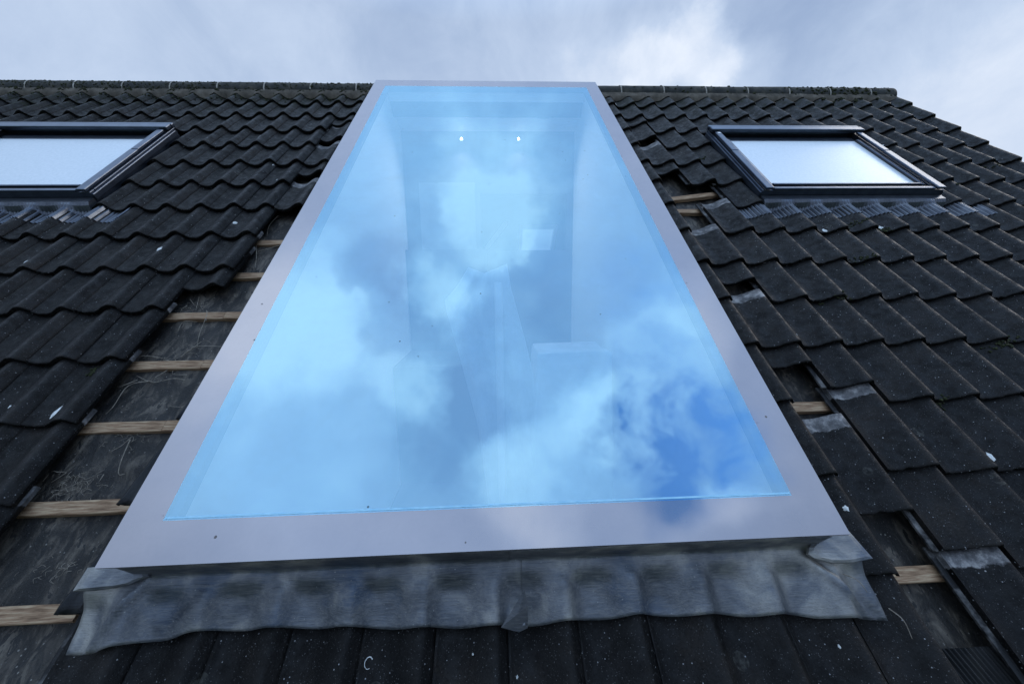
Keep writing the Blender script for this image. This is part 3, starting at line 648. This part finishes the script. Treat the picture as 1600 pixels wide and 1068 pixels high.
# ------------------------------------------------------------------ roof windows
def roof_window(u0, v0, label):
    W_, H_ = 6.4, 4.95
    t = thing('skylight', label, 'roof window', roof_matrix(u0, v0, 0), 'anthracite roof windows in the tiles')
    def part(name, boxes, mat, bev=.02):
        bm = bmesh.new()
        for b_ in boxes: box(bm, *b_, bev=bev)
        return mesh_obj(name, bm, mat, t)
    part('outer_frame', [(0, W_, 0, .20, -.55, .16), (0, .26, .205, H_, -.55, .16), (W_ - .26, W_, .205, H_, -.55, .16), (.265, W_ - .265, H_ - .3, H_, -.55, .16)], M_ALU)
    part('sash', [(.40, .53, .36, H_ - .95, -.1, .17), (W_ - .53, W_ - .40, .36, H_ - .95, -.1, .17), (.535, W_ - .535, .37, .45, -.1, .19), (.40, W_ - .40, H_ - .945, H_ - .52, -.2, .06)], M_ALU)
    part('side_cover', [(.05, .32, -.03, 2.75, .19, .28), (.07, .30, 2.77, H_ - .5, .19, .285), (-.05, .0, 0, H_ - .1, -.1, .10)], M_ALU, .03)
    part('side_cover', [(W_ - .32, W_ - .05, -.03, 2.75, .19, .28), (W_ - .30, W_ - .07, 2.77, H_ - .5, .19, .285), (W_, W_ + .05, 0, H_ - .1, -.1, .10)], M_ALU, .03)
    part('bottom_cover', [(.37, W_ - .37, .0, .13, .165, .23), (.37, W_ - .37, .20, .25, .0, .17)], M_ALU)
    part('top_hood', [(-.04, W_ + .04, H_ - .46, H_ - .16, .21, .36), (-.04, W_ + .04, H_ - .13, H_ + .04, .17, .33)], M_ALU, .04)
    part('glazing_gasket', [(.525, W_ - .525, .462, .50, .06, .15), (.525, .56, .505, H_ - .96, .06, .14), (W_ - .56, W_ - .525, .505, H_ - .96, .06, .14)], M_RUBBER, 0)
    part('pane', [(.562, W_ - .562, .505, H_ - .96, .04, .10)], M_DEW, 0)
    part('well_lining', [(.31, W_ - .31, .27, H_ - .31, -.44, -.40)], M_RUBBER, 0)
    # pleated apron dressed over the tile rolls
    for nm, ua, ub in (('pleated_apron', -1.05, W_ + 1.3),):
        bm = bmesh.new(); nu = int((ub - ua) * 90); rows = []
        for i in range(nu + 1):
            x = ua + (ub - ua) * i / nu; u = u0 + x; r = []
            rib = .026 * math.sin(2 * math.pi * u * 10)
            for j in range(13):
                f = j / 12; y = -.02 - .97 * f - (.03 * math.sin(2 * math.pi * (u + .25)) * f)
                base = P(u) - TH * (v0 + y + 8 * G) / G + .016
                e = min(1, max(0, (f - .26) / .22)); e = e * e * (3 - 2 * e)
                flat = -.01 if (0 < x < W_) else base
                if x < .0 or x > W_: e = max(e, min(1, max(-x, x - W_) * 3))
                r.append(bm.verts.new((x * S, y * S, (flat * (1 - e) + (base + rib) * e) * S)))
            rows.append(r)
        for a, b in zip(rows, rows[1:]):
            for k in range(12): bm.faces.new((a[k], a[k + 1], b[k + 1], b[k]))
        mesh_obj(nm, bm, M_RIB, t)
    bm = bmesh.new(); box(bm, .12, .24, H_ - .72, H_ - .60, .28, .30, bev=.008); mesh_obj('glint_cap', bm, M_WPAINT, t)  # small white cap added to stand for a bright reflection on the frame
    return t
roof_window(15.1, -10.15, 'right roof window with dark grey aluminium frame and pale misted glass, whole in view')
roof_window(-12.8, -10.12, 'left roof window with dark grey aluminium frame, cut off by the photo edge')

# ------------------------------------------------------------------ ridge
RC_V, RC_H = .13, -.34
def ridge_mesh(L, seed):
    bm = bmesh.new(); n = 18; off = seed * 7.3; rr = []
    for xi in range(9):
        x = L * xi / 8; ring_ = []
        for rad, sg in ((.50, 1), (.42, -1)):
            for i in range(n + 1):
                a = math.radians(-8 + 196 * i / n)
                r = rad + .008 * noise.noise(Vector((x * 3 + off, a * 3, 0)))
                ring_.append((x * S, -math.cos(a) * r * S, math.sin(a) * r * S))
        rr.append([bm.verts.new(p) for p in ring_])
    m = n + 1
    for A, B_ in zip(rr, rr[1:]):
        for i in range(n):
            bm.faces.new((A[i], A[i + 1], B_[i + 1], B_[i])); bm.faces.new((A[m + i], B_[m + i], B_[m + i + 1], A[m + i + 1]))
        bm.faces.new((A[0], B_[0], B_[m], A[m])); bm.faces.new((A[n], A[m + n], B_[m + n], B_[n]))
    for A in (rr[0], rr[-1]):
        for i in range(n): bm.faces.new((A[i], A[m + i], A[m + i + 1], A[i + 1]))
    me = bpy.data.meshes.new('ridge_tile'); bmesh.ops.recalc_face_normals(bm, faces=bm.faces); bm.to_mesh(me); bm.free(); me.materials.append(M_RIDGE)
    for p in me.polygons: p.use_smooth = abs(p.normal.x) < .5
    return me
RM = [ridge_mesh(2.13, i) for i in range(3)]
bmj = bmesh.new()
prev = None
for i in range(11):
    a0 = math.radians(-5 + 190 * i / 10)
    cur = [bmj.verts.new((x * S, -math.cos(a0) * .515 * S, math.sin(a0) * .515 * S)) for x in (-.035, .035)]
    if prev: bmj.faces.new((prev[0], prev[1], cur[1], cur[0]))
    prev = cur
JM = bpy.data.meshes.new('mortar_joint'); bmj.to_mesh(JM); bmj.free(); JM.materials.append(M_MPALE)
J0 = 12.69
k = 0
for i in range(-16, 7):
    u = J0 + 2.19 * i
    if 1.6 < u < 8.6: continue
    last = i == 6
    me = RM[i % 3] if not last else ridge_mesh(1.35, 9)
    o = bpy.data.objects.new('ridge_tile', me); SC.collection.objects.link(o)
    c = RW(u + .03, RC_V, RC_H); o.matrix_world = Matrix.Translation(c + Vector((0, 0, random.uniform(-.002, .003)))) @ Matrix.Rotation(random.gauss(0, .004), 4, 'Y')
    if u < 5: lab = 'half-round mossy ridge tile, %s one left of the rooflight' % ORD[max(1, round((1.8 - u) / 2.19))]
    else: lab = 'half-round ridge tile, %s one right of the rooflight' % ORD[max(1, round((u - 8.6) / 2.19 + .3))]
    if last: lab = 'short rounded end ridge tile overgrown with moss at the right gable'
    tag(o, lab, 'ridge tile', 'half-round ridge tiles')
    j = bpy.data.objects.new('mortar_joint', JM); SC.collection.objects.link(j); j.parent = o; j.matrix_local = Matrix.Translation((-.012, 0, 0))
# mortar bed
bm = bmesh.new(); rows = []
for i in range(520):
    u = -24 + 51 * i / 519
    if u > 27: break
    nz = noise.fractal(Vector((u * 2.3, 0, 0)), 1, 2, 3)
    pr_ = [(-.62 + .06 * nz, P(u) - .03), (-.50 + .06 * nz, P(u) * .5 + .01), (-.36, -.04 + .03 * nz), (-.18, .02), (.1, -.1)]
    rows.append([bm.verts.new((u * S, v * S, h * S)) for v, h in pr_])
for a, b in zip(rows, rows[1:]):
    for k in range(4): bm.faces.new((a[k], a[k + 1], b[k + 1], b[k]))
tag(mesh_obj('ridge_mortar', bm, M_MORTAR, None, RROOF.copy(), True), 'grey-brown mortar bed running under the ridge tiles', 'mortar')

# ------------------------------------------------------------------ moss
bm = bmesh.new(); rnd = random.Random(5)
def clump(u, v, h, r):
    p = Vector((u, v, h)) * S
    res = bmesh.ops.create_icosphere(bm, subdivisions=1, radius=r * S)
    for vv in res['verts']:
        d = vv.co.normalized(); vv.co = Vector((vv.co.x * rnd.uniform(.8, 1.5), vv.co.y * rnd.uniform(.8, 1.4), vv.co.z * rnd.uniform(.4, 1.1))) * rnd.uniform(.7, 1.15) + p
for _ in range(4200):
    u = rnd.uniform(-21, .6); dens = .55 + .5 * noise.noise(Vector((u * .5, 0, 3))) + (.25 if u < -8 else 0)
    if rnd.random() > dens: continue
    a = math.radians(rnd.uniform(-20, 75)); y = RC_V; 
    if rnd.random() < .55:
        v = -.30 - abs(rnd.gauss(0, .30)); h = tile_height(u, min(v, -.01)) + .02 + (.10 if v > -.5 else 0)
    else:
        # on the ridge roll (world-upright arc brought back to roof axes)
        w_ = Vector((0, -math.cos(a) * .5, math.sin(a) * .5)); l = RROOF.inverted() @ w_; v, h = RC_V + l.y, RC_H + l.z
    clump(u, v, h, rnd.uniform(.014, .05))
for _ in range(420):
    u = rnd.gauss(24.6, 1.5) if rnd.random() < .8 else rnd.uniform(13, 26)
    if u > 27 or u < 11.5: continue
    a = math.radians(rnd.uniform(-20, 95))
    if rnd.random() < .4 and 20.5 < u < 26.6: v = rnd.uniform(-.85, -.35); h = tile_height(u, v) + .03
    else:
        w_ = Vector((0, -math.cos(a) * .5, math.sin(a) * .5)); l = RROOF.inverted() @ w_; v, h = RC_V + l.y, RC_H + l.z
    clump(u, v, h, rnd.uniform(.02, .08))
for (u, c, n_, sp) in [(21.8, 4.35, 90, .35), (14.35, 4.6, 26, .22), (17.6, 7.75, 24, .25), (16.7, 8.95, 26, .3), (18.35, 7.95, 30, .25), (17.8, 11.1, 26, .25), (19.3, 10.98, 22, .25), (18.4, 10.98, 16, .2), (-2.5, 11.13, 14, .07), (15.4, 12.03, 12, .12), (23.2, 6.2, 12, .3), (14.9, 10.03, 18, .3), (25.6, 5.2, 16, .3)]:
    for _ in range(n_):
        uu = u + rnd.gauss(0, sp * .6); vv = -c * G + rnd.gauss(0, .06 if sp < .34 else .35)
        clump(uu, vv, tile_height(uu, vv) + .012, rnd.uniform(.012, .04))
tag(mesh_obj('moss', bm, M_MOSS, None, RROOF.copy()), 'dark green moss growing along the ridge and between the tiles', 'moss', kind='stuff')

# ------------------------------------------------------------------ battens
def batten(u0, u1, v, h, label, dv=0, name='roof_batten', wd=.23, th=.125, tilt=0):
    L = math.hypot(u1 - u0, dv); bm = bmesh.new(); n = max(4, int(L * 3)); rows = []
    for i in range(n + 1):
        x = L * i / n; j = .006 * noise.noise(Vector((x * 2, v, 1)))
        rows.append([bm.verts.new((x * S, (y + j) * S, (z + j) * S)) for y, z in ((-wd / 2, -th), (wd / 2, -th), (wd / 2, -.012), (wd / 2 - .012, 0), (-wd / 2 + .012, 0), (-wd / 2, -.012))])
    for a, b in zip(rows, rows[1:]):
        for k in range(6): bm.faces.new((a[k], a[(k + 1) % 6], b[(k + 1) % 6], b[k]))
    bm.faces.new(rows[0][::-1]); bm.faces.new(rows[-1])
    o = mesh_obj(name, bm, M_WOOD, None, roof_matrix(u0, v, h, math.atan2(dv, u1 - u0)))
    return tag(o, label, 'batten', 'bare wooden roof battens')
BH = -.46
names = ['eighth', 'ninth', 'tenth', 'eleventh', 'twelfth', 'thirteenth', 'fourteenth']
desc = ['highest', 'second highest', 'third highest', 'fourth', 'fifth', 'sixth', 'lowest']
for i, c in enumerate(range(8, 15)):
    v = -(c - .045) * G
    cut = {10: -.62, 11: -.45, 12: -.48}.get(c)
    end = .3 if c < 12 else .05 if c < 14 else -.12
    batten(-4.2, (cut - .012) if cut else end, v, BH, 'bare wooden batten on black felt left of the rooflight, %s counting from the top' % desc[i])
    if cut: batten(cut, end, v, BH + .004, 'short offcut ending the %s batten from the top beside the rooflight left edge' % desc[i])
batten(12.3, 15.0, -10.34, BH, 'short batten at the bottom of the hole left of the right roof window')
batten(12.35, 14.35, -9.60, BH + .02, 'loose tilted batten crossing the hole left of the right roof window', dv=.40)
batten(13.65, 14.3, -10.28, BH + .13, 'tiny yellowish batten offcut at the corner of the pleated window apron', wd=.18)
batten(11.6, 14.6, -11.955 * G, BH, 'pale batten in the hole above the pale-headed tiles right of the rooflight')
batten(11.6, 14.5, -13.99 * G, BH, 'reddish stained batten in the lower right hole beside the lead apron')

# ------------------------------------------------------------------ straw and twigs on the felt
TW = [[(-1.01, -18.11), (-1.05, -18.30), (-1.26, -18.41)], [(-1.00, -18.16), (-0.89, -18.54), (-0.87, -18.74), (-0.83, -18.83), (-0.69, -18.84)], [(-1.76, -18.76), (-1.88, -18.77), (-2.04, -18.74), (-2.10, -18.91)],
      [(-1.75, -18.77), (-1.85, -18.96)], [(-1.07, -18.83), (-1.03, -18.97)], [(-0.29, -17.42), (-0.40, -17.49), (-0.71, -17.42)], [(-1.34, -16.80), (-1.72, -16.94), (-1.78, -17.43), (-1.91, -17.67)],
      [(-0.64, -16.81), (-0.88, -16.78), (-1.32, -16.83), (-1.78, -16.63)], [(-1.16, -16.52), (-1.34, -16.80)], [(-0.69, -16.66), (-0.94, -16.67), (-1.05, -16.53)], [(-1.45, -16.19), (-1.80, -16.14), (-2.13, -16.12)],
      [(-1.66, -16.76), (-1.84, -16.94), (-2.00, -16.92)], [(-1.59, -14.20), (-1.40, -14.72)], [(-1.78, -14.28), (-1.51, -14.55)], [(-1.74, -14.50), (-1.77, -14.67)], [(-1.13, -14.73), (-0.98, -15.10)],
      [(-0.89, -10.40), (-0.94, -11.01), (-0.86, -11.52)], [(-0.99, -12.00), (-0.74, -12.58), (-0.62, -13.06)], [(-0.18, -11.96), (-0.79, -12.35)], [(-0.95, -13.36), (-0.73, -13.51)],
      [(-1.18, -14.70), (-1.05, -14.91), (-0.99, -15.46), (-0.86, -15.90)], [(-1.06, -16.17), (-0.83, -15.90), (-0.25, -15.88)], [(-0.98, -16.04), (-0.75, -15.73), (-0.57, -15.77)], [(-1.53, -15.37), (-1.50, -15.10), (-1.22, -15.08)]]
def twig(pts, h, r, label, cat='twig', grp='dry straw and twigs lying on the exposed felt', hs=None):
    o0 = pts[0]; bm = bmesh.new()
    P3 = [(p[0] - o0[0], p[1] - o0[1], (hs[i] if hs else .04 * math.sin(i * 1.7))) for i, p in enumerate(pts)]
    tube(bm, P3, r, n=5)
    return tag(mesh_obj('twig', bm, M_TWIG, None, roof_matrix(o0[0], o0[1], h), True), label, cat, grp)
grp_ = {}
for t_ in TW:
    c = -sum(p[1] for p in t_) / len(t_) / G
    grp_.setdefault(max(0, min(6, int(c - 7.96))) if c > 7.96 else -1, []).append(t_)
for b_, ts in grp_.items():
    ts.sort(key=lambda t: sum(p[0] for p in t) / len(t))
    for q, t_ in enumerate(ts):
        L = sum(math.dist(a, b) for a, b in zip(t_, t_[1:]))
        where = 'just below the %s bare batten' % desc[b_] if b_ >= 0 else 'above the highest bare batten'
        rank = 'the only one' if len(ts) == 1 else '%s from the left' % ORD[q + 1]
        twig(t_, -.50, .0085 if L < .6 else .011, '%s %s straw %s, %s' % ('long' if L > .8 else 'short' if L < .4 else 'thin', 'curved' if len(t_) > 2 else 'straight', where, rank))
rnd = random.Random(11)
bm = bmesh.new()
for _ in range(170):
    cu, cv = rnd.choice([(-1.2, -19.05), (-1.5, -19.1), (-1.0, -18.15), (-1.6, -18.9), (-1.0, -16.0), (-1.1, -16.3), (-.8, -20.3), (-1.5, -14.6)])
    u = rnd.gauss(cu, .22); v = rnd.gauss(cv, .10); a = rnd.uniform(0, 6.3); l = rnd.uniform(.04, .18)
    tube(bm, [(u, v, -.525), (u + l * .5 * math.cos(a), v + l * .5 * math.sin(a), -.51 + rnd.uniform(0, .03)), (u + l * math.cos(a + .5), v + l * math.sin(a + .5), -.525)], .004, n=4)
tag(mesh_obj('straw_litter', bm, M_TWIG, None, RROOF.copy()), 'fine scattered straw litter on the exposed felt left of the rooflight', 'litter', kind='stuff')
twig([(11.52, -21.38), (11.60, -21.52), (11.62, -21.72)], .05, .009, 'curved straw lying at the right lower corner of the lead apron', grp='dry straw on the lead apron')
twig([(11.12, -20.95), (11.25, -21.04), (11.34, -21.18)], .06, .008, 'thin straw lying on the lead apron near its right corner tab', grp='dry straw on the lead apron')

# ------------------------------------------------------------------ droppings
DR = [(-3.22, -5.35, .09, 'small white curl', 'upper left tiles'), (-1.42, -8.65, .07, 'white spot', 'tile left of the rooflight, sixth course'), (-3.06, -12.75, .13, 'long white smear', 'tile roll left of the rooflight, ninth course'), (-6.32, -13.12, .11, 'white smear', 'far left tile under the left roof window'),
      (-2.44, -17.68, .17, 'broad white patch', 'lowest left tile beside the felt'), (-3.27, -17.59, .07, 'small white spot', 'lowest left tile near the photo edge'), (-1.9, -7.6, .10, 'white smear', 'fifth course left of the rooflight'), (-1.79, -11.2, .10, 'white smear', 'roll of the eighth course left of the rooflight'),
      (16.45, -11.90, .17, 'pale yellowish lump', 'nose of the tile below the right roof window'), (18.42, -11.75, .20, 'large pale lump', 'tile nose under the right roof window middle'), (16.14, -17.05, .09, 'white ring', 'tile in the twelfth course on the right'), (15.36, -19.19, .13, 'white oval patch', 'tile in the thirteenth course at the right edge'),
      (25.4, -5.6, .09, 'white dot', 'tile near the right verge'), (22.6, -5.85, .08, 'white dot', 'tile right of the right roof window'), (12.15, -1.42, .09, 'white lump', 'first tile right of the rooflight top'), (23.54, -10.10, .07, 'small white dot', 'tile nose right of the right roof window'), (19.21, -15.63, .08, 'white curl', 'tile at the right photo edge'),
      (13.24, -16.14, .06, 'thin white arc', 'tile in the eleventh course right of rooflight'), (4.27, -21.65, .07, 'white ring', 'bottom row below the lead apron, left part'), (5.67, -21.62, .03, 'tiny white dot', 'bottom row below the lead apron, middle'), (6.26, -21.88, .03, 'white fleck', 'bottom edge tile below the apron joint'), (11.87, -20.02, .09, 'pale crusty tuft', 'tile beside the lower right rooflight corner'), (10.71, -21.76, .03, 'white fleck', 'bottom row below the right apron end')]
for i, (u, v, r, a_, b_) in enumerate(DR):
    bm = bmesh.new(); n = 16; rnd = random.Random(i); hole = 'ring' in a_ or 'curl' in a_ or 'arc' in a_
    rim = []; top = []
    h0 = tile_height(u, v)
    el = 1.7 if ('smear' in a_ or 'patch' in a_ or 'fleck' in a_) else 1.15
    def pt(x, y, up): 
        return bm.verts.new((x * S, y * S, (tile_height(u + x, v + y) - h0 + up) * S)) if abs(((v + y) / G) % 1) > .001 else bm.verts.new((x * S, y * S, up * S))
    if hole:
        pp = []
        span = 4.6 if 'ring' in a_ else 3.0
        for q in range(9):
            an = .6 + span * q / 8; x, y = r * .7 * math.cos(an), r * .9 * math.sin(an); pp.append((x, y, tile_height(u + x, v + y) - h0 + .004))
        tube(bm, pp, r * .11, n=6)
    else:
        for q in range(n):
            an = 2 * math.pi * q / n; rr = r * rnd.uniform(.65, 1.1); x, y = .5 * rr * math.cos(an), .5 * rr * el * math.sin(an)
            rim.append(pt(x, y, .003)); top.append(pt(x * .6, y * .6, .014 + .008 * rnd.random()))
        for q in range(n): bm.faces.new((rim[q], rim[(q + 1) % n], top[(q + 1) % n], top[q]))
        bm.faces.new(top)
    tag(mesh_obj('bird_dropping', bm, M_DROP, None, roof_matrix(u, v, h0 + .004), True), '%s of bird dropping on %s' % (a_, b_), 'bird dropping', 'bird droppings on the tiles')

# ribbed strip in the lower right hole
bm = bmesh.new(); rows = []
for i in range(91):
    x = 1.0 * i / 90; rib = .018 * math.sin(2 * math.pi * x * 14)
    rows.append([bm.verts.new(((x + .12 * f) * S, -.42 * f * S, (rib - .03 * math.cos(x * 5)) * S)) for f in (0, .3, .6, 1)])
for a, b in zip(rows, rows[1:]):
    for k in range(3): bm.faces.new((a[k], a[k + 1], b[k + 1], b[k]))
tag(mesh_obj('ribbed_strip', bm, M_LEADB, None, roof_matrix(12.35, -21.86, -.46)), 'dark ribbed strip lying on felt in the bottom right corner', 'flashing strip')

# ------------------------------------------------------------------ ground
bm = bmesh.new(); bmesh.ops.create_grid(bm, x_segments=8, y_segments=8, size=900)
g = mesh_obj('ground', bm, M_GROUND, None, Matrix.Translation((0, 0, GZ))); g['kind'] = 'structure'
